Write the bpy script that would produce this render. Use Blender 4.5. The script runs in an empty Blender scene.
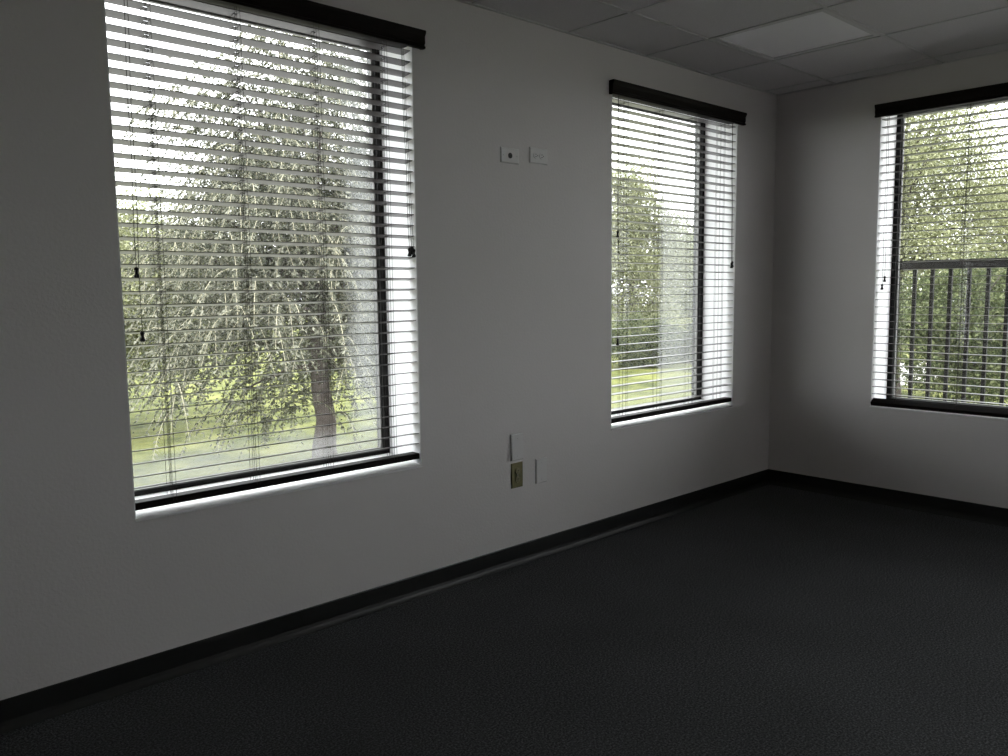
import bpy, bmesh, math, random
import numpy as np
from mathutils import Vector, Matrix

scene = bpy.context.scene
col = scene.collection
PI = math.pi

# ------------------------------------------------------------------ helpers
class MB:
    """collects simple shapes and links them as ONE mesh object"""
    def __init__(self):
        self.v = []; self.f = []; self.m = []
    def add(self, vs, fs, mi=0):
        o = len(self.v)
        self.v += [tuple(p) for p in vs]
        self.f += [tuple(i + o for i in f) for f in fs]
        self.m += [mi] * len(fs)
        return self
    def box(self, a, b, mi=0):
        (x0, y0, z0), (x1, y1, z1) = a, b
        x0, x1 = min(x0, x1), max(x0, x1); y0, y1 = min(y0, y1), max(y0, y1); z0, z1 = min(z0, z1), max(z0, z1)
        vs = [(x0,y0,z0),(x1,y0,z0),(x1,y1,z0),(x0,y1,z0),(x0,y0,z1),(x1,y0,z1),(x1,y1,z1),(x0,y1,z1)]
        fs = [(0,3,2,1),(4,5,6,7),(0,1,5,4),(1,2,6,5),(2,3,7,6),(3,0,4,7)]
        return self.add(vs, fs, mi)
    def prism(self, prof, axis_a, axis_b, place, mi=0):
        """closed profile [(u,w)...] swept from axis_a to axis_b; place(t,u,w)->xyz"""
        n = len(prof)
        vs = [place(axis_a, u, w) for u, w in prof] + [place(axis_b, u, w) for u, w in prof]
        fs = [(i, (i + 1) % n, n + (i + 1) % n, n + i) for i in range(n)]
        fs += [tuple(range(n - 1, -1, -1)), tuple(range(n, 2 * n))]
        return self.add(vs, fs, mi)
    def tube(self, pts, rad, n=8, mi=0, cap=True):
        pts = [Vector(p) for p in pts]
        if not isinstance(rad, (list, tuple)): rad = [rad] * len(pts)
        vs = []; fs = []
        for i, p in enumerate(pts):
            d = (pts[min(i + 1, len(pts) - 1)] - pts[max(i - 1, 0)])
            d = d.normalized() if d.length > 1e-9 else Vector((0, 0, 1))
            a = d.cross(Vector((0.31, 0.11, 0.94)) if abs(d.z) < .9 else Vector((1, 0.2, 0))).normalized()
            b = d.cross(a)
            for k in range(n):
                t = 2 * PI * k / n
                vs.append(p + (a * math.cos(t) + b * math.sin(t)) * rad[i])
        for i in range(len(pts) - 1):
            for k in range(n):
                fs.append((i*n + k, i*n + (k+1) % n, (i+1)*n + (k+1) % n, (i+1)*n + k))
        if cap:
            fs.append(tuple(range(n - 1, -1, -1))); fs.append(tuple(range((len(pts)-1)*n, len(pts)*n)))
        return self.add(vs, fs, mi)
    def build(self, name, mats, parent=None, loc=None, smooth=False, bevel=0, fix=True):
        me = bpy.data.meshes.new(name)
        off = Vector(loc) if loc else None
        vs = self.v if not off else [tuple(Vector(p) - off) for p in self.v]
        me.from_pydata(vs, [], self.f)
        mats = mats if isinstance(mats, (list, tuple)) else [mats]
        for mm in mats: me.materials.append(mm)
        if len(mats) > 1: me.polygons.foreach_set('material_index', self.m)
        if fix:
            bm = bmesh.new(); bm.from_mesh(me)
            bmesh.ops.recalc_face_normals(bm, faces=bm.faces)
            bm.to_mesh(me); bm.free()
        if smooth: me.polygons.foreach_set('use_smooth', [True] * len(me.polygons))
        me.update()
        o = bpy.data.objects.new(name, me); col.objects.link(o)
        if off: o.location = off
        if parent is not None:
            o.parent = parent
            if not off: o.location = -parent.location   # meshes are written in world coordinates
            else: o.location = off - parent.location
        if bevel:
            b = o.modifiers.new('Bevel', 'BEVEL'); b.width = bevel; b.segments = 2; b.limit_method = 'ANGLE'
        return o

def tag(o, label, cat, group=None, kind=None):
    o['label'] = label; o['category'] = cat
    if group: o['group'] = group
    if kind: o['kind'] = kind
    return o

def thing(name, label, cat, loc, group=None):
    o = bpy.data.objects.new(name, None); col.objects.link(o)
    o.location = loc; o.empty_display_size = .1
    return tag(o, label, cat, group)

def structure(o):
    o['kind'] = 'structure'; return o

def copy_tree(o, loc, parent=None):
    c = o.copy(); col.objects.link(c)
    if parent: c.parent = parent
    else: c.location = loc
    for ch in list(o.children): copy_tree(ch, None, c)
    return c

# ------------------------------------------------------------------ materials
def mat(name):
    m = bpy.data.materials.new(name); m.use_nodes = True
    nt = m.node_tree; nt.nodes.clear()
    out = nt.nodes.new('ShaderNodeOutputMaterial')
    return m, nt, out
def N(nt, kind, **kw):
    n = nt.nodes.new(kind)
    for k, v in kw.items():
        if k in n.inputs: n.inputs[k].default_value = v
        else: setattr(n, k, v)
    return n
def coord(nt, scale, which='Object'):
    tc = N(nt, 'ShaderNodeTexCoord'); mp = N(nt, 'ShaderNodeMapping')
    mp.inputs['Scale'].default_value = scale if hasattr(scale, '__len__') else (scale,) * 3
    nt.links.new(tc.outputs[which], mp.inputs['Vector']); return mp.outputs['Vector']
def ramp(nt, fac, stops):
    r = N(nt, 'ShaderNodeValToRGB')
    while len(r.color_ramp.elements) > len(stops): r.color_ramp.elements.remove(r.color_ramp.elements[-1])
    while len(r.color_ramp.elements) < len(stops): r.color_ramp.elements.new(1.0)
    for e, (p, c) in zip(r.color_ramp.elements, stops):
        e.position = p; e.color = (*c, 1)
    nt.links.new(fac, r.inputs['Fac']); return r.outputs['Color']
def noise_mat(name, c0, c1, scale, rough=.6, spec=.3, bump=0, bscale=None, detail=4, bdist=.002, coat=0):
    m, nt, out = mat(name)
    v = coord(nt, 1)
    n = N(nt, 'ShaderNodeTexNoise', Scale=scale, Detail=detail); nt.links.new(v, n.inputs['Vector'])
    b = N(nt, 'ShaderNodeBsdfPrincipled', Roughness=rough)
    b.inputs['Specular IOR Level'].default_value = spec
    b.inputs['Coat Weight'].default_value = coat; b.inputs['Coat Roughness'].default_value = .6
    nt.links.new(ramp(nt, n.outputs['Fac'], [(.3, c0), (.7, c1)]), b.inputs['Base Color'])
    if bump:
        n2 = N(nt, 'ShaderNodeTexNoise', Scale=bscale or scale, Detail=3); nt.links.new(v, n2.inputs['Vector'])
        bp = N(nt, 'ShaderNodeBump', Strength=bump, Distance=bdist); nt.links.new(n2.outputs['Fac'], bp.inputs['Height'])
        nt.links.new(bp.outputs['Normal'], b.inputs['Normal'])
    nt.links.new(b.outputs[0], out.inputs['Surface'])
    return m

M = {}
M['wall'] = noise_mat('painted_drywall', (.69,.665,.655), (.72,.695,.685), 1.2, rough=.75, spec=.2, bump=.35, bscale=90, bdist=.003)
M['jamb'] = noise_mat('jamb_paint', (.84,.84,.84), (.87,.87,.87), 3, rough=.55, spec=.3, bump=.15, bscale=60)
M['tile'] = noise_mat('ceiling_tile', (.63,.615,.62), (.70,.685,.69), 160, rough=.95, spec=.05, bump=.6, bscale=220, bdist=.002)
M['grid'] = noise_mat('grid_metal', (.55,.55,.54), (.58,.58,.57), 5, rough=.45, spec=.4)
M['lens'] = noise_mat('acrylic_lens', (.93,.93,.95), (.95,.95,.97), 3, rough=.35, spec=1.0, bump=.1, bscale=150, coat=1.0)
M['lamp_frame'] = noise_mat('lamp_frame_paint', (.62,.62,.62), (.66,.66,.66), 4, rough=.4)
M['base'] = noise_mat('black_vinyl', (.012,.013,.013), (.017,.018,.018), 6, rough=.38, spec=.45)
M['dark_wood'] = noise_mat('espresso_stain', (.004,.0025,.002), (.008,.005,.004), 14, rough=.55, spec=.12)
M['slat'] = noise_mat('slat_finish', (.068,.060,.060), (.078,.069,.068), 9, rough=.3, spec=.5)
M['cord'] = noise_mat('dark_cord', (.03,.026,.024), (.045,.04,.036), 40, rough=.8)
M['black_plastic'] = noise_mat('black_plastic', (.008,.008,.008), (.014,.013,.013), 20, rough=.4)
M['bronze'] = noise_mat('bronze_aluminium', (.005,.0045,.0042), (.0075,.007,.0065), 8, rough=.5, spec=.15)
M['bead'] = noise_mat('pale_gasket', (.26,.26,.25), (.31,.31,.30), 8, rough=.6)
M['plate'] = noise_mat('white_plate', (.71,.70,.69), (.73,.72,.71), 6, rough=.4, spec=.5)
M['beige'] = noise_mat('ivory_plate', (.20,.19,.085), (.23,.215,.10), 6, rough=.4, spec=.5)
M['beige_light'] = noise_mat('ivory_face', (.27,.255,.14), (.30,.28,.16), 6, rough=.4, spec=.5)
M['steel'] = noise_mat('screw_steel', (.5,.5,.48), (.6,.6,.58), 20, rough=.3, spec=.8)
M['rail'] = noise_mat('railing_paint', (.005,.0048,.004), (.0075,.007,.006), 9, rough=.6, spec=.08)
M['concrete'] = noise_mat('pale_concrete', (.50,.49,.47), (.62,.61,.59), 1.5, rough=.9, spec=.1)
M['bounce_paving'] = noise_mat('bounce_paving_tone', (.36,.355,.355), (.44,.435,.435), 1.5, rough=.9, spec=.1)  # grey of the added paving, bounces neutral light indoors
M['lawn'] = None

def carpet():
    m, nt, out = mat('charcoal_carpet')
    v = coord(nt, 1)
    n = N(nt, 'ShaderNodeTexNoise', Scale=150, Detail=3, Roughness=.75); nt.links.new(v, n.inputs['Vector'])
    n3 = N(nt, 'ShaderNodeTexNoise', Scale=2.2, Detail=3); nt.links.new(v, n3.inputs['Vector'])
    c = ramp(nt, n.outputs['Fac'], [(.38, (.024,.025,.026)), (.50, (.062,.065,.068)), (.63, (.165,.17,.175))])
    mx = N(nt, 'ShaderNodeMix', data_type='RGBA', blend_type='MULTIPLY'); mx.inputs['Factor'].default_value = .5
    nt.links.new(c, mx.inputs['A'])
    nt.links.new(ramp(nt, n3.outputs['Fac'], [(.3, (.75,.75,.75)), (.7, (1.1,1.1,1.1))]), mx.inputs['B'])
    b = N(nt, 'ShaderNodeBsdfPrincipled', Roughness=.95)
    b.inputs['Specular IOR Level'].default_value = .08
    nt.links.new(mx.outputs['Result'], b.inputs['Base Color'])
    bp = N(nt, 'ShaderNodeBump', Strength=.2, Distance=.003); nt.links.new(n.outputs['Fac'], bp.inputs['Height'])
    nt.links.new(bp.outputs['Normal'], b.inputs['Normal'])
    nt.links.new(b.outputs[0], out.inputs['Surface']); return m
M['carpet'] = carpet()

def lawn():
    m, nt, out = mat('mown_grass')
    v = coord(nt, 1)
    n = N(nt, 'ShaderNodeTexNoise', Scale=.5, Detail=8, Roughness=.72); nt.links.new(v, n.inputs['Vector'])
    b = N(nt, 'ShaderNodeBsdfPrincipled', Roughness=.9); b.inputs['Specular IOR Level'].default_value = .1
    nt.links.new(ramp(nt, n.outputs['Fac'], [(.36, (.03,.038,.012)), (.5, (.092,.102,.025)), (.64, (.158,.162,.050))]), b.inputs['Base Color'])
    nt.links.new(b.outputs[0], out.inputs['Surface']); return m
M['lawn'] = lawn()

def leaf(name, a, b_, c, trans=.35):
    m, nt, out = mat(name)
    g = N(nt, 'ShaderNodeNewGeometry')
    r = ramp(nt, g.outputs['Random Per Island'], [(0, a), (.5, b_), (1, c)])
    d = N(nt, 'ShaderNodeBsdfDiffuse'); t = N(nt, 'ShaderNodeBsdfTranslucent'); mx = N(nt, 'ShaderNodeMixShader', Fac=trans)
    nt.links.new(r, d.inputs['Color']); nt.links.new(r, t.inputs['Color'])
    nt.links.new(d.outputs[0], mx.inputs[1]); nt.links.new(t.outputs[0], mx.inputs[2])
    nt.links.new(mx.outputs[0], out.inputs['Surface']); return m
M['leaf_olive'] = leaf('olive_leaf', (0.042,0.047,0.034), (0.105,0.109,0.079), (0.244,0.244,0.197))
M['leaf_green'] = leaf('green_leaf', (0.066,0.078,0.033), (0.144,0.162,0.072), (0.264,0.276,0.150))
M['leaf_pale'] = leaf('pale_leaf', (0.120,0.129,0.066), (0.216,0.228,0.120), (0.324,0.330,0.216))
M['leaf_dark'] = leaf('dark_leaf', (0.030,0.042,0.021), (0.078,0.093,0.045), (0.168,0.186,0.096))
M['twig'] = noise_mat('pale_twig', (.27,.255,.18), (.37,.345,.25), 12, rough=.8)
M['bark'] = noise_mat('grey_bark', (.05,.039,.035), (.10,.082,.075), 6, rough=.9, bump=.6, bscale=12, bdist=.03)

def glass(name, masks, base=.02):
    """clear pane with patches of milky condensation; masks = list of (axis, from, to) ramps in world metres"""
    m, nt, out = mat(name)
    tr = N(nt, 'ShaderNodeBsdfTransparent', Color=(.97,.985,.975,1))
    gl = N(nt, 'ShaderNodeBsdfGlossy', Roughness=.02)
    lw = N(nt, 'ShaderNodeLayerWeight', Blend=.5)
    pw = N(nt, 'ShaderNodeMath', operation='POWER'); pw.inputs[1].default_value = 5; nt.links.new(lw.outputs['Facing'], pw.inputs[0])
    fr = N(nt, 'ShaderNodeMath', operation='MULTIPLY_ADD'); fr.inputs[1].default_value = .9; fr.inputs[2].default_value = .035
    nt.links.new(pw.outputs[0], fr.inputs[0])
    m1 = N(nt, 'ShaderNodeMixShader'); nt.links.new(fr.outputs[0], m1.inputs['Fac'])
    nt.links.new(tr.outputs[0], m1.inputs[1]); nt.links.new(gl.outputs[0], m1.inputs[2])
    hz = N(nt, 'ShaderNodeBsdfTranslucent', Color=(.25,.26,.255,1))
    tc = N(nt, 'ShaderNodeTexCoord'); sp = N(nt, 'ShaderNodeSeparateXYZ'); nt.links.new(tc.outputs['Object'], sp.inputs[0])
    no = N(nt, 'ShaderNodeTexNoise', Scale=5, Detail=5); nt.links.new(tc.outputs['Object'], no.inputs['Vector'])
    fac = None
    for ax, a, b, amt, wob in masks:
        ad = N(nt, 'ShaderNodeMath', operation='MULTIPLY_ADD'); ad.inputs[1].default_value = wob
        nt.links.new(no.outputs['Fac'], ad.inputs[0]); nt.links.new(sp.outputs[ax], ad.inputs[2])
        mr = N(nt, 'ShaderNodeMapRange', interpolation_type='SMOOTHSTEP')
        mr.inputs['From Min'].default_value = a + wob * .5; mr.inputs['From Max'].default_value = b + wob * .5
        mr.inputs['To Max'].default_value = amt
        nt.links.new(ad.outputs[0], mr.inputs['Value'])
        if fac is None: fac = mr.outputs[0]
        else:
            mm = N(nt, 'ShaderNodeMath', operation='MAXIMUM'); nt.links.new(fac, mm.inputs[0]); nt.links.new(mr.outputs[0], mm.inputs[1]); fac = mm.outputs[0]
    m2 = N(nt, 'ShaderNodeMixShader')
    if fac is None: m2.inputs['Fac'].default_value = base
    else:
        mm = N(nt, 'ShaderNodeMath', operation='MAXIMUM'); mm.inputs[1].default_value = base
        nt.links.new(fac, mm.inputs[0]); nt.links.new(mm.outputs[0], m2.inputs['Fac'])
    nt.links.new(m1.outputs[0], m2.inputs[1]); nt.links.new(hz.outputs[0], m2.inputs[2])
    nt.links.new(m2.outputs[0], out.inputs['Surface'])
    return m

# ------------------------------------------------------------------ room
H = 2.520            # ceiling
XB, YB = -6.9, -4.8  # far walls behind the viewer
WT = .30             # outer wall thickness
OB, OT = .570, 2.345 # window openings, bottom and top
W1 = (-4.066, -2.886); W2 = (-1.636, -.453); W3 = (-1.84, -.660); W4 = (-4.45, -3.05)   # W3, W4 along y; W4 is an added opening, out of view

def wall_with_holes(name, a0, a1, holes, place):
    """wall slab running a0..a1 with holes (h0,h1,z0,z1); place(a, depth, z)->xyz; depth 0 = room face"""
    mb = MB()
    cuts = sorted({a0, a1, *[h for q in holes for h in q[:2]]})
    for i in range(len(cuts) - 1):
        s0, s1 = cuts[i], cuts[i + 1]; mid = (s0 + s1) / 2
        hole = next((q for q in holes if q[0] < mid < q[1]), None)
        spans = [(0, H + .25)] if hole is None else [(0, hole[2]), (hole[3], H + .25)]
        for z0, z1 in spans:
            p, q = place(s0, 0, z0), place(s1, WT, z1)
            mb.box(p, q)
    return structure(mb.build(name, M['wall']))
wall_with_holes('wall_left', XB - WT, WT, [(W1[0], W1[1], OB, OT), (W2[0], W2[1], OB, OT)], lambda a, d, z: (a, d, z))
wall_with_holes('wall_right', YB - WT, 0, [(W3[0], W3[1], OB + .016, OT), (W4[0], W4[1], OB + .016, OT)], lambda a, d, z: (d, a, z))
wall_with_holes('wall_back', YB - WT, 0, [], lambda a, d, z: (XB - d, a, z))
wall_with_holes('wall_front', XB, 0, [], lambda a, d, z: (a, YB - d, z))
structure(MB().box((XB - WT, YB - WT, -.2), (WT, WT, 0)).build('floor', M['carpet']))

# suspended ceiling: mineral tiles lying a little above the grid runners
P = .602
GX = [-.163 - P * k for k in range(12) if -.163 - P * k > XB]
GY = [-.385 - P * k for k in range(8) if -.385 - P * k > YB]
ceil = MB()
xs = [0] + GX + [XB]; ys = [0] + GY + [YB]
LX = (GX[2], GX[1]); LY = (GY[1], GY[0])      # the lamp's bay
for i in range(len(xs) - 1):
    for j in range(len(ys) - 1):
        if abs(xs[i + 1] - LX[0]) < 1e-6 and abs(ys[j + 1] - LY[0]) < 1e-6: continue
        ceil.box((xs[i + 1] + .004, ys[j + 1] + .004, H + .004), (xs[i] - .004, ys[j] - .004, H + .02))
ceil.box((XB, YB, H + .16), (0, 0, H + .25))
ceiling = structure(ceil.build('ceiling', M['tile']))
g = MB()
for x in GX: g.box((x - .008, YB, H - .001), (x + .008, 0, H + .004))
for y in GY: g.box((XB, y - .008, H - .001), (0, y + .008, H + .004))
g.box((XB, -.016, H - .001), (0, 0, H + .004)); g.box((-.016, YB, H - .001), (0, 0, H + .004))
g.build('ceiling_grid', M['grid'], ceiling)

# baseboards: four-inch vinyl cove base with a curved toe
cove = [(0, 0), (.017, 0), (.0165, .003), (.011, .009), (.006, .018), (.0035, .03), (.0035, .094), (.002, .098), (0, .098)]
mb = MB().prism(cove, XB, 0, lambda t, u, w: (t, -u, w)); structure(mb.build('baseboard_left', M['base']))
mb = MB().prism(cove, YB, -.0001, lambda t, u, w: (-u, t, w)); structure(mb.build('baseboard_right', M['base']))
mb = MB().prism(cove, YB, 0, lambda t, u, w: (XB + u, t, w)); structure(mb.build('baseboard_back', M['base']))
mb = MB().prism(cove, XB, 0, lambda t, u, w: (t, YB + u, w)); structure(mb.build('baseboard_front', M['base']))

# ceiling lamp, switched off
lamp = thing('ceiling_light', 'square recessed ceiling light with a pale acrylic lens, switched off', 'ceiling light',
             ((LX[0] + LX[1]) / 2, (LY[0] + LY[1]) / 2, H))
mb = MB()
x0, x1, y0, y1 = LX[0] + .010, LX[1] - .010, LY[0] + .010, LY[1] - .010
mb.box((x0, y0, H + .002), (x1, y0 + .026, H + .03)); mb.box((x0, y1 - .026, H + .002), (x1, y1, H + .03))
mb.box((x0, y0 + .026, H + .002), (x0 + .026, y1 - .026, H + .03)); mb.box((x1 - .026, y0 + .026, H + .002), (x1, y1 - .026, H + .03))
mb.build('lamp_frame', M['lamp_frame'], lamp, bevel=.002)
MB().box((x0 + .02, y0 + .02, H + .008), (x1 - .02, y1 - .02, H + .016)).build('lens', M['lens'], lamp)
MB().box((x0, y0, H + .03), (x1, y1, H + .12)).build('housing', M['lamp_frame'], lamp)

# ------------------------------------------------------------------ windows
FD0, FD1 = .225, .285      # frame from / to, measured outward from the room face
def window(name, a0, a1, place, glass_mat, OB=OB, rise=.024):
    """place(a, d, z)"""
    def bx(mb, a, b, **k): return mb.box(place(*a), place(*b), **k)
    F = .018; S = .030; B = OB + rise
    mb = MB()
    bx(mb, (a0, FD0, B), (a1, FD1, B + F)); bx(mb, (a0, FD0, OT - F), (a1, FD1, OT))
    bx(mb, (a0, FD0, B + F), (a0 + S, FD1, OT - F)); bx(mb, (a1 - S, FD0, B + F), (a1, FD1, OT - F))
    root = structure(mb.build(name, M['bronze'], bevel=.002))
    mb = MB(); q = .008; d0, d1 = FD0 + .018, FD0 + .034
    bx(mb, (a0 + S, d0, B + F), (a1 - S, d1, B + F + q)); bx(mb, (a0 + S, d0, OT - F - q), (a1 - S, d1, OT - F))
    bx(mb, (a0 + S, d0, B + F + q), (a0 + S + q, d1, OT - F - q)); bx(mb, (a1 - S - q, d0, B + F + q), (a1 - S, d1, OT - F - q))
    mb.build('glazing_bead', M['bead'], root)
    mb = MB(); c = [place(a, FD0 + .035, z) for a, z in ((a0 + S, B + F), (a1 - S, B + F), (a1 - S, OT - F), (a0 + S, OT - F))]
    mb.add(c, [(0, 1, 2, 3)]); mb.build('pane', glass_mat, root)
    # painted return: sill, head and both jambs as thin linings
    t = .004
    sp = [(-.004, OB - .007), (-.007, OB - .003), (-.006, OB + .001), (-.002, OB + .003), (FD0, B), (FD1 + .01, B), (FD1 + .01, OB - .002), (-.001, OB - .002), (-.001, OB - .007)]
    mb = MB().prism(sp, a0 + .0004, a1 - .0004, place); mb.build('sill', M['jamb'], root)
    mb = MB(); bx(mb, (a0, 0.0, OT - t), (a1, FD0, OT)); mb.build('head_lining', M['jamb'], root)
    for s in (a0, a1):
        mb = MB(); e = t if s == a0 else -t
        bx(mb, (s, 0.0, OB + t), (s + e, FD0, OT - t)); mb.build('jamb_lining', M['jamb'], root)
    return root
pl = lambda a, d, z: (a, d, z)
pr = lambda a, d, z: (d, a, z)
window('window_1', *W1, pl, glass('pane_large', [('X', -3.12, -2.97, .46, .12), ('Z', .80, .60, .50, .16)], .03))
window('window_2', *W2, pl, glass('pane_middle', [('X', -.90, -.84, .42, .05), ('Z', .80, .62, .3, .1)], .06))
window('window_3', *W3, pr, glass('pane_corner', [], .02), OB + .016, .010)

window('added_window', *W4, pr, glass('added_pane', [], .02), OB + .016, .010)  # unseen window, added to let in daylight from the right

# ------------------------------------------------------------------ blinds
PITCH = .0435
def blind(label, a0, a1, place, tilt, ladders, cords, ov, rail=(.032, .611, 0)):
    """venetian blind hung inside an opening; d is the distance outward from the room face"""
    root = thing('venetian_blind', label, 'window blind', place((a0 + a1) / 2, .03, OB))
    g = .006; s0, s1 = a0 + g, a1 - g; dc = .032; hw = .025; th = .0028
    ct, st = math.cos(tilt), math.sin(tilt)
    # valance: moulded board in front of the head of the opening, with short returns
    prof = [(-.010, 2.283), (-.026, 2.283), (-.029, 2.286), (-.029, 2.291), (-.023, 2.296), (-.023, 2.301), (-.027, 2.305),
            (-.027, 2.330), (-.030, 2.336), (-.034, 2.342), (-.035, 2.350), (-.033, 2.354), (-.010, 2.354)]
    v0, v1 = a0 - ov[0], a1 + ov[1]
    mb = MB().prism(prof, v0, v1, place)
    mb.box(place(v0, -.012, 2.285), place(v0 + .01, -.0005, 2.353)); mb.box(place(v1 - .01, -.012, 2.285), place(v1, -.0005, 2.353))
    mb.build('valance', M['dark_wood'], root)
    mb = MB().box(place(s0, .004, OT - .052), place(s1, .060, OT - .006)); mb.build('headrail', M['dark_wood'], root, bevel=.003)
    # slats with a rout hole at every ladder
    zs = []; z = .6615
    while z < OT - .058: zs.append(z); z += PITCH
    mb = MB(); slot = .008
    for z in zs:
        def slab(x0, x1, u0, u1):
            c = []
            for w in (-th / 2, th / 2):
                for (x, u) in ((x0, u0), (x1, u0), (x1, u1), (x0, u1)):
                    c.append(place(x, dc + u * ct + w * st, z - u * st + w * ct))
            mb.add(c, [(0,3,2,1),(4,5,6,7),(0,1,5,4),(1,2,6,5),(2,3,7,6),(3,0,4,7)])
        x = s0
        for L in ladders:
            slab(x, L - slot, -hw, hw)
            slab(L - slot, L + slot, -hw, -.004); slab(L - slot, L + slot, .004, hw)
            x = L + slot
        slab(x, s1, -hw, hw)
    mb.build('slat_curtain', M['slat'], root)
    # bottom rail
    mb = MB()
    rp = [(-.026, -.010), (-.023, -.013), (.023, -.013), (.026, -.010), (.026, .009), (.023, .012), (-.023, .012), (-.026, .009)]
    rd, zr, ra = rail; ca, sa = math.cos(ra), math.sin(ra)
    mb.prism([(u, w) for u, w in rp], s0, s1, lambda t, u, w: place(t, rd + u * ca - w * sa, zr + u * sa + w * ca))
    mb.build('bottom_rail', M['dark_wood'], root)
    # ladder cords
    for L in ladders:
        mb = MB()
        ztop = OT - .05
        for dx, u in ((-.006, -hw - .0015), (.006, -hw - .0015), (-.006, hw + .0015), (.006, hw + .0015)):
            mb.tube([place(L + dx, dc + u, zr), place(L + dx, dc + u, ztop)], .0008, 5)
        mb.tube([place(L, dc, zr), place(L, dc, ztop)], .0009, 5)
        for z in zs:
            for dx in (-.006, .006):
                mb.tube([place(L + dx, dc - hw * ct, z + hw * st - th), place(L + dx, dc + hw * ct, z - hw * st - th)], .0006, 4)
        mb.build('ladder_cord', M['cord'], root)
    # pull cords with tassels
    for (xt, xb, zb) in cords:
        mb = MB(); d = -.008
        n = 10
        pts = [place(xt + (xb - xt) * (i / n) + .002 * math.sin(i * 1.3) * (i < n), d + .006 * (1 - i / n), (OT - .05) + (zb + .028 - OT + .05) * i / n) for i in range(n + 1)]
        mb.tube(pts, .0011, 5)
        c = mb.build('pull_cord', M['cord'], root)
        tm = MB()
        pr_ = [(.0015, .030), (.006, .027), (.0075, .022), (.0055, .016), (.0045, .012), (.006, .007), (.0088, .001), (.0088, -.003), (.006, -.005)]
        tm.tube([place(xb, d, zb + h) for r, h in pr_], [r for r, h in pr_], 12)
        to = tm.build('tassel', M['black_plastic'], root, smooth=True)
        to.parent = c; to.location = (0, 0, 0)
    return root
lad = lambda a0: [a0 + .137, a0 + .442, a0 + .750, a0 + 1.052]
blind('dark venetian blind filling the large left window, white jamb to its right', *W1, pl, math.radians(8.5), lad(W1[0]),
      [(-4.006, -4.017, 1.366), (-3.996, -4.010, 1.160), (-2.945, -2.930, 1.455), (-2.940, -2.918, 1.462), (-2.934, -2.908, 1.452)], (.045, .045))
blind('dark venetian blind in the middle window, between the wall plates and the room corner', *W2, pl, math.radians(1.8), lad(W2[0]),
      [(-1.588, -1.594, 1.578), (-1.583, -1.592, 1.018), (-.520, -.507, 1.430), (-.516, -.499, 1.437)], (.022, .044))
blind('dark venetian blind in the window beyond the room corner, railing behind it', *W3, pr, math.radians(1.0), [-1.75, -1.44, -1.13, -.80],
      [(-.712, -.722, 1.336), (-.704, -.709, 1.290)], (.022, .022), rail=(.018, .613, math.radians(28)))

# ------------------------------------------------------------------ wall plates on the left wall
def plate_body(parent, cx, cz, w, h, m, t=.006):
    mb = MB()
    b = .004
    vs = [(cx - w/2, 0, cz - h/2), (cx + w/2, 0, cz - h/2), (cx + w/2, 0, cz + h/2), (cx - w/2, 0, cz + h/2)]
    v2 = [(cx - w/2, -t*.5, cz - h/2), (cx + w/2, -t*.5, cz - h/2), (cx + w/2, -t*.5, cz + h/2), (cx - w/2, -t*.5, cz + h/2)]
    v3 = [(cx - w/2 + b, -t, cz - h/2 + b), (cx + w/2 - b, -t, cz - h/2 + b), (cx + w/2 - b, -t, cz + h/2 - b), (cx - w/2 + b, -t, cz + h/2 - b)]
    fs = [(0,1,2,3), (8,9,10,11)]
    for k in range(4):
        n = (k + 1) % 4
        fs += [(k, n, 4 + n, 4 + k), (4 + k, 4 + n, 8 + n, 8 + k)]
    mb.add(vs + v2 + v3, fs)
    return mb.build('plate', m, parent)
def disc(name, m, parent, cx, cz, r, y0, y1, n=20, rx=None):
    mb = MB()
    rx = rx or r
    vs = []
    for y in (y0, y1):
        vs += [(cx + rx * math.cos(2*PI*k/n), y, cz + r * math.sin(2*PI*k/n)) for k in range(n)]
    fs = [tuple(range(n)), tuple(range(n, 2*n))] + [(k, (k+1) % n, n + (k+1) % n, n + k) for k in range(n)]
    mb.add(vs, fs); return mb.build(name, m, parent)
def receptacle(parent, cx, cz, m, horizontal=False):
    o = disc('socket_face', m, parent, cx, cz, .0165 if not horizontal else .0145, -.0055, -.0085, 24, .0145 if not horizontal else .0165)
    mb = MB()
    for s in (-1, 1):
        if horizontal: mb.box((cx - .006, -.0084, cz + s*.0055 - .001), (cx + .002, -.0092, cz + s*.0055 + .001))
        else: mb.box((cx + s*.0055 - .001, -.0084, cz - .002), (cx + s*.0055 + .001, -.0092, cz + .006))
    if horizontal: mb.box((cx + .006, -.0084, cz - .002), (cx + .010, -.0092, cz + .002))
    else: mb.box((cx - .002, -.0084, cz - .010), (cx + .002, -.0092, cz - .006))
    s = mb.build('slot', M['black_plastic'], parent); s.parent = o; s.location = (0, 0, 0)

t = thing('cable_plate', 'white cable outlet plate with a dark round hole, high on the wall', 'wall plate', (-2.354, 0, 1.912))
plate_body(t, -2.354, 1.912, .112, .068, M['plate'])
disc('cable_hole', M['black_plastic'], t, -2.354, 1.912, .0125, -.0055, -.0075)
for s in (-1, 1): disc('screw', M['steel'], t, -2.354 + s * .042, 1.912, .003, -.0058, -.007, 10)
t = thing('power_outlet', 'white power outlet mounted sideways, high on the wall', 'power outlet', (-2.169, 0, 1.929))
plate_body(t, -2.169, 1.929, .116, .072, M['plate'])
for s in (-1, 1): receptacle(t, -2.169 + s * .020, 1.929, M['plate'], True)
disc('screw', M['steel'], t, -2.169, 1.929, .003, -.0058, -.0075, 10)
t = thing('blank_plate', 'blank white cover plate directly above the ivory outlet', 'wall plate', (-2.326, 0, .572))
plate_body(t, -2.326, .572, .080, .126, M['plate'], .009)
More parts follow.
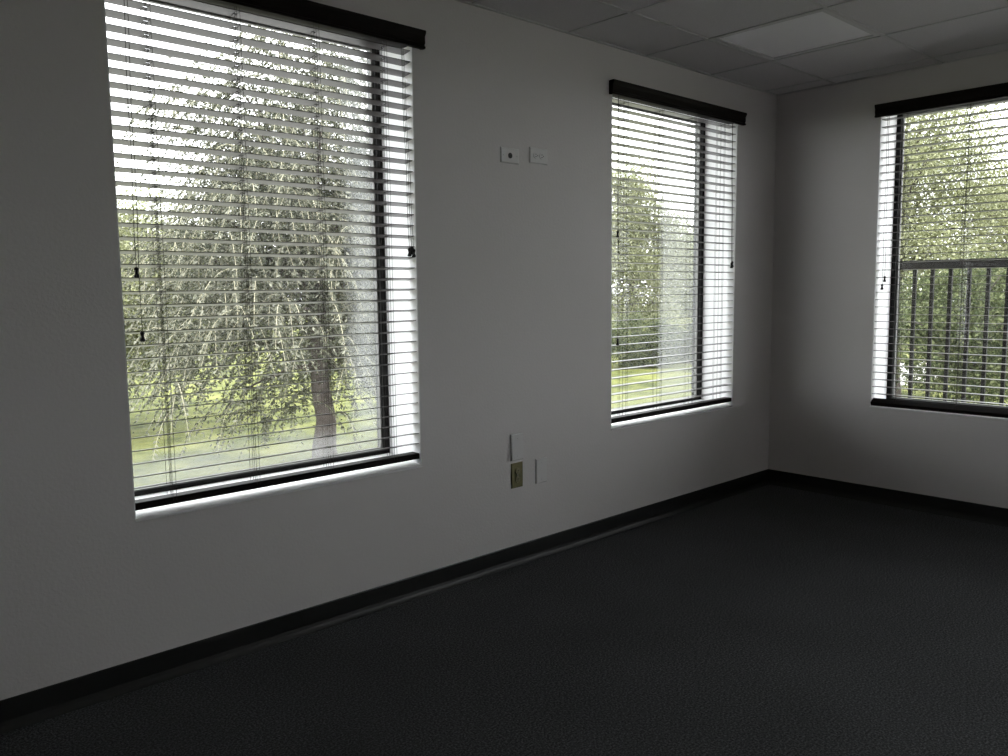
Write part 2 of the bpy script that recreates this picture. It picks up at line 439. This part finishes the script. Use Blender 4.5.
for s in (-1, 1): disc('screw', M['plate'], t, -2.326, .572 + s * .042, .003, -.0085, -.0102, 10)
t = thing('power_outlet', 'old ivory power outlet low on the left wall', 'power outlet', (-2.327, 0, .437))
plate_body(t, -2.327, .437, .074, .120, M['beige'])
for s in (-1, 1): receptacle(t, -2.327, .437 + s * .020, M['beige_light'])
disc('screw', M['steel'], t, -2.327, .437, .003, -.0058, -.0075, 10)
t = thing('blank_plate', 'blank white cover plate to the right of the ivory outlet', 'wall plate', (-2.164, 0, .434))
plate_body(t, -2.164, .434, .076, .122, M['plate'], .008)
for s in (-1, 1): disc('screw', M['plate'], t, -2.164, .434 + s * .042, .003, -.0075, -.0092, 10)

# ------------------------------------------------------------------ outside: ground, railing
G = -3.1
structure(MB().box((-60, -60, G - .5), (160, 160, G)).build('ground', M['lawn']))
mb = MB().box((WT + .002, -4.5, .20), (1.12, -.05, .36)); structure(mb.build('balcony', M['concrete']))
mb = MB(); mb.box((31, 11.6, G), (46, 16.0, G + .03)); structure(mb.build('driveway', M['concrete']))
mb = MB(); mb.box((-40, WT, G), (14, 9.5, G + .02)); mb.box((WT, -40, G), (14, WT, G + .02)); structure(mb.build('bounce_paving', M['bounce_paving']))  # paving out of view, added to bounce neutral light onto ceiling and slats

rl = thing('balcony_railing', 'dark metal balcony railing with square balusters outside the corner window', 'railing', (1.0, -1.5, .36))
MB().box((.972, -4.4, 1.418), (1.028, -.12, 1.478)).build('top_rail', M['rail'], rl, bevel=.004)
MB().box((.985, -4.4, .435), (1.015, -.12, .465)).build('bottom_rail', M['rail'], rl)
y = -.512 + .1145 * 3
ys_ = []
while y > -2.6: ys_.append(y); y -= .1145
for y in ys_:
    MB().box((.989, y - .011, .465), (1.011, y + .011, 1.418)).build('baluster', M['rail'], rl)
for y in (-.12, -2.65, -4.4): MB().box((.975, y - .025, .36), (1.025, y + .025, 1.418)).build('post', M['rail'], rl)

# ------------------------------------------------------------------ trees
def leaves_mesh(pos, nrm, tip, size, aspect=.42):
    """rhombic leaves: centres (n,3), plane normals, tip directions, lengths -> verts, faces"""
    n = len(pos)
    tip = tip / np.linalg.norm(tip, axis=1, keepdims=True)
    side = np.cross(tip, nrm); side /= (np.linalg.norm(side, axis=1, keepdims=True) + 1e-9)
    L = size[:, None]
    v = np.empty((n, 4, 3))
    v[:, 0] = pos - tip * L * .5; v[:, 1] = pos + side * L * aspect * .5
    v[:, 2] = pos + tip * L * .5; v[:, 3] = pos - side * L * aspect * .5
    return v.reshape(-1, 3)
def quads_object(name, verts, m, parent):
    me = bpy.data.meshes.new(name); nq = len(verts) // 4
    me.vertices.add(len(verts)); me.vertices.foreach_set('co', verts.astype(np.float32).ravel())
    me.loops.add(nq * 4); me.loops.foreach_set('vertex_index', np.arange(nq * 4, dtype=np.int32))
    me.polygons.add(nq); me.polygons.foreach_set('loop_start', np.arange(0, nq * 4, 4, dtype=np.int32))
    me.polygons.foreach_set('loop_total', np.full(nq, 4, dtype=np.int32))
    me.materials.append(m); me.update(calc_edges=True)
    o = bpy.data.objects.new(name, me); col.objects.link(o); o.parent = parent
    return o
def limb(rng, a, b, sag, n=7, wob=.08):
    a = np.array(a, float); b = np.array(b, float); L = np.linalg.norm(b - a)
    pts = []
    for i in range(n):
        t = i / (n - 1)
        p = a + (b - a) * t; p[2] += sag * 4 * t * (1 - t)
        if 0 < i < n - 1: p += rng.normal(0, wob * L / n, 3)
        pts.append(tuple(p))
    return pts
def tree(label, loc, height, crown, seed, leaf_mat, group, n_clump=90, per=420, leaf=.16, trunk=.28, fork=.3, lean=(0, 0), droop=.3, weep=0, hollow=.45, name='tree', taper=0):
    """crown = (rx, ry, z_low, z_high) ; everything in the tree's own coordinates, base at its foot"""
    rng = np.random.default_rng(seed)
    root = thing(name, label, 'tree', loc, group)
    rx, ry, zl, zh = crown; zc = (zl + zh) / 2; rz = (zh - zl) / 2
    tb = MB()
    top = np.array([lean[0], lean[1], height * .8])
    tp = []; n = 12
    for i in range(n):
        t_ = i / (n - 1)
        w = rng.normal(0, .05 * trunk * 4, 2) if 0 < i else (0, 0)
        tp.append((lean[0] * t_ ** 1.3 + w[0], lean[1] * t_ ** 1.3 + w[1], top[2] * t_))
    tb.tube(tp, [trunk * (1.35 - .35 * min(1, i / 1.5)) * (1 - .82 * i / (n - 1)) for i in range(n)], 12)
    cl = []
    while len(cl) < n_clump:
        d = rng.normal(0, 1, 3); d /= np.linalg.norm(d)
        r = (hollow + (1 - hollow) * rng.random() ** .7)
        p = np.array([lean[0] + d[0] * rx * r, lean[1] + d[1] * ry * r, zc + d[2] * rz * r])
        k = 1 - taper * (d[2] * r * .5 + .5)
        p[0] = lean[0] + (p[0] - lean[0]) * k; p[1] = lean[1] + (p[1] - lean[1]) * k
        p[:2] *= 1 + .12 * rng.normal()
        cl.append(p)
    cl = np.array(cl)
    for i, c in enumerate(cl[: min(n_clump, 70)]):
        ft = fork + (1 - fork) * .85 * max(0, min(1, (c[2] - zl) / (zh - zl))) * rng.uniform(.5, .9)
        k = ft * (n - 1); k0 = int(min(n - 2, k)); a = np.array(tp[k0]) + (np.array(tp[k0 + 1]) - np.array(tp[k0])) * (k - k0)
        pts = limb(rng, a, c, .06 * np.linalg.norm(c - a))
        r0 = trunk * .30 * (1 - .6 * ft)
        tb.tube(pts, [r0 * (1 - .85 * j / 6) + .006 for j in range(7)], 6)
    # leaves around clumps
    P_, T_, S_ = [], [], []
    cr = .30 * (rx + ry + rz) / 3 * rng.uniform(.7, 1.25, n_clump)
    for c, r in zip(cl, cr):
        q = rng.normal(0, .5, (per, 3)); q *= r; q[:, 2] *= .75
        P_.append(c + q); t_ = q / (np.linalg.norm(q, axis=1, keepdims=True) + 1e-6) + rng.normal(0, .6, (per, 3)); t_[:, 2] -= droop
        T_.append(t_); S_.append(leaf * rng.uniform(.6, 1.35, per))
    if weep:
        # drooping sprays: a pale stem with leaflets in pairs
        tw = MB()
        for k in range(weep):
            c = cl[rng.integers(n_clump)]
            out = np.array([c[0] - lean[0], c[1] - lean[1], 0.0]); out /= np.linalg.norm(out) + 1e-6
            ang = rng.normal(0, .7); out = np.array([out[0]*math.cos(ang) - out[1]*math.sin(ang), out[0]*math.sin(ang) + out[1]*math.cos(ang), 0])
            L = rng.uniform(.7, 1.6); s = c + rng.normal(0, .35, 3)
            m_ = 26; u = np.linspace(0, 1, m_)[:, None]
            path = s + out * L * .75 * u + np.array([0, 0, 1.0]) * (.28 * L * u - .95 * L * u ** 2)
            tw.tube([tuple(x) for x in path[::5]] , [.011 * (1 - .7 * j / 5) for j in range(len(path[::5]))], 3, cap=False)
            d = np.gradient(path, axis=0); d /= np.linalg.norm(d, axis=1, keepdims=True)
            sd = np.cross(d, np.array([0, 0, 1.0])); sd /= np.linalg.norm(sd, axis=1, keepdims=True) + 1e-6
            for sg in (-1, 1):
                t_ = d * .55 + sd * sg + rng.normal(0, .15, d.shape); t_[:, 2] -= .35
                t_ /= np.linalg.norm(t_, axis=1, keepdims=True)
                ln = leaf * rng.uniform(.8, 1.3, m_)
                P_.append(path + t_ * ln[:, None] * .5); T_.append(t_); S_.append(ln)
        o = tw.build('twig_spray', M['twig'], root, fix=False); o.location = (0, 0, 0)
    o = tb.build('trunk', M['bark'], root, smooth=True, fix=False); o.location = (0, 0, 0)
    P_ = np.concatenate(P_); T_ = np.concatenate(T_); S_ = np.concatenate(S_)
    Nn = rng.normal(0, 1, P_.shape) + np.array([0, 0, .7])
    keep = P_[:, 2] > .15
    quads_object('foliage', leaves_mesh(P_[keep], Nn[keep], T_[keep], S_[keep]), leaf_mat, root)
    return root

tree('broad weeping olive-green tree with a leaning brown trunk outside the large left window', (4.95, 14.1, G), 9.8, (4.5, 3.9, 1.1, 10.2), 11,
     M['leaf_olive'], None, n_clump=190, per=430, leaf=.095, trunk=.28, lean=(-.45, .2), weep=2100, hollow=.2, taper=.5)
tree('pale bushy tree behind the weeping tree, at the left edge of the large left window', (3.6, 25.0, G), 9.0, (4.6, 4.2, 1.5, 7.6), 12,
     M['leaf_pale'], None, n_clump=160, per=600, leaf=.14, trunk=.25, hollow=.25)
# grove seen through the middle window
def polar(az, d): return (-4.97 + d * math.cos(math.radians(az)), -2.77 + d * math.sin(math.radians(az)), G)
tree('tallest tree at the far edge of the lawn through the middle window', polar(38.3, 55), 12.9, (4.4, 4.4, .6, 12.6), 21,
     M['leaf_pale'], 'trees across the lawn', n_clump=110, per=520, leaf=.19, trunk=.3, hollow=.25, taper=.4)
tree('lower round tree just left of the tallest one through the middle window', polar(43.2, 66), 10.2, (4.4, 4.2, .2, 10.0), 22,
     M['leaf_green'], 'trees across the lawn', n_clump=90, per=520, leaf=.19, trunk=.26, hollow=.25)
tree('lower wide tree just right of the tallest one through the middle window', polar(33.2, 68), 10.0, (5.4, 5.2, .2, 9.8), 23,
     M['leaf_green'], 'trees across the lawn', n_clump=110, per=520, leaf=.2, trunk=.26, hollow=.25)
for (lb, az, d, r, h, s_) in [('dark shrub in front of the tallest tree through the middle window', 37.9, 47, 1.9, 3.0, 24),
                            ('dark shrub to the right of the tallest tree through the middle window', 34.2, 50, 2.0, 2.7, 25),
                            ('dark shrub to the left of the tallest tree through the middle window', 43.0, 46, 1.5, 2.5, 26)]:
    tree(lb, polar(az, d), h, (r, r, -.9, h), s_, M['leaf_dark'], 'shrubs across the lawn', n_clump=45, per=420, leaf=.16, trunk=.1, hollow=.2, name='shrub')
# grove seen through the corner window
tree('tall pale green tree nearest the corner window, close to its inner jamb', polar(21.8, 36), 14.6, (4.3, 4.1, 1.6, 14.4), 31,
     M['leaf_pale'], 'trees behind the balcony', n_clump=150, per=600, leaf=.14, trunk=.3, hollow=.25)
tree('leafy green tree behind the middle of the balcony railing', polar(15.2, 44), 10.6, (4.9, 4.6, 1.2, 10.3), 32,
     M['leaf_pale'], 'trees behind the balcony', n_clump=85, per=520, leaf=.15, trunk=.28, hollow=.25, taper=.3)
tree('dark low tree behind the balcony railing and in front of the taller trees', polar(17.8, 27), 5.8, (2.4, 2.2, .6, 5.4), 34,
     M['leaf_dark'], 'trees behind the balcony', n_clump=70, per=480, leaf=.13, trunk=.2, hollow=.2)

# ------------------------------------------------------------------ light
w = bpy.data.worlds.new('overcast_sky'); scene.world = w; w.use_nodes = True
bg = w.node_tree.nodes['Background']
bg.inputs['Color'].default_value = (.955, .975, 1.0, 1); bg.inputs['Strength'].default_value = 1.0
sd = bpy.data.lights.new('sun', 'SUN'); sd.energy = .6; sd.angle = math.radians(12); sd.color = (1, .96, .88)
so = bpy.data.objects.new('sun', sd); col.objects.link(so)
so.rotation_euler = Vector((.45, .50, -1.0)).to_track_quat('-Z', 'Y').to_euler()

# ------------------------------------------------------------------ camera
cd = bpy.data.cameras.new('camera'); cam = bpy.data.objects.new('camera', cd); col.objects.link(cam)
R = Matrix(((0.732287269936631, 0.08071478683397983, -0.6761955911384671),
            (-0.6809059352593444, 0.07064708693410933, -0.7289554831650021),
            (-0.011066237723503179, 0.9942304120746204, 0.10669313983840442)))
cam.matrix_world = Matrix.Translation((-4.9698, -2.7686, 1.3102)) @ R.to_4x4()
cd.sensor_fit = 'HORIZONTAL'; cd.sensor_width = 36; cd.lens = 36 * 823.02 / 1008
cd.clip_start = .05; cd.clip_end = 500
scene.camera = cam

scene.view_settings.view_transform = 'Standard'; scene.view_settings.look = 'None'
scene.view_settings.gamma = 1; scene.view_settings.use_curve_mapping = False
scene.view_settings.exposure = 2.75
cy = scene.cycles
cy.use_denoising = True; cy.max_bounces = 10; cy.diffuse_bounces = 6; cy.transparent_max_bounces = 16
cy.sample_clamp_indirect = 6; cy.caustics_reflective = False; cy.caustics_refractive = False
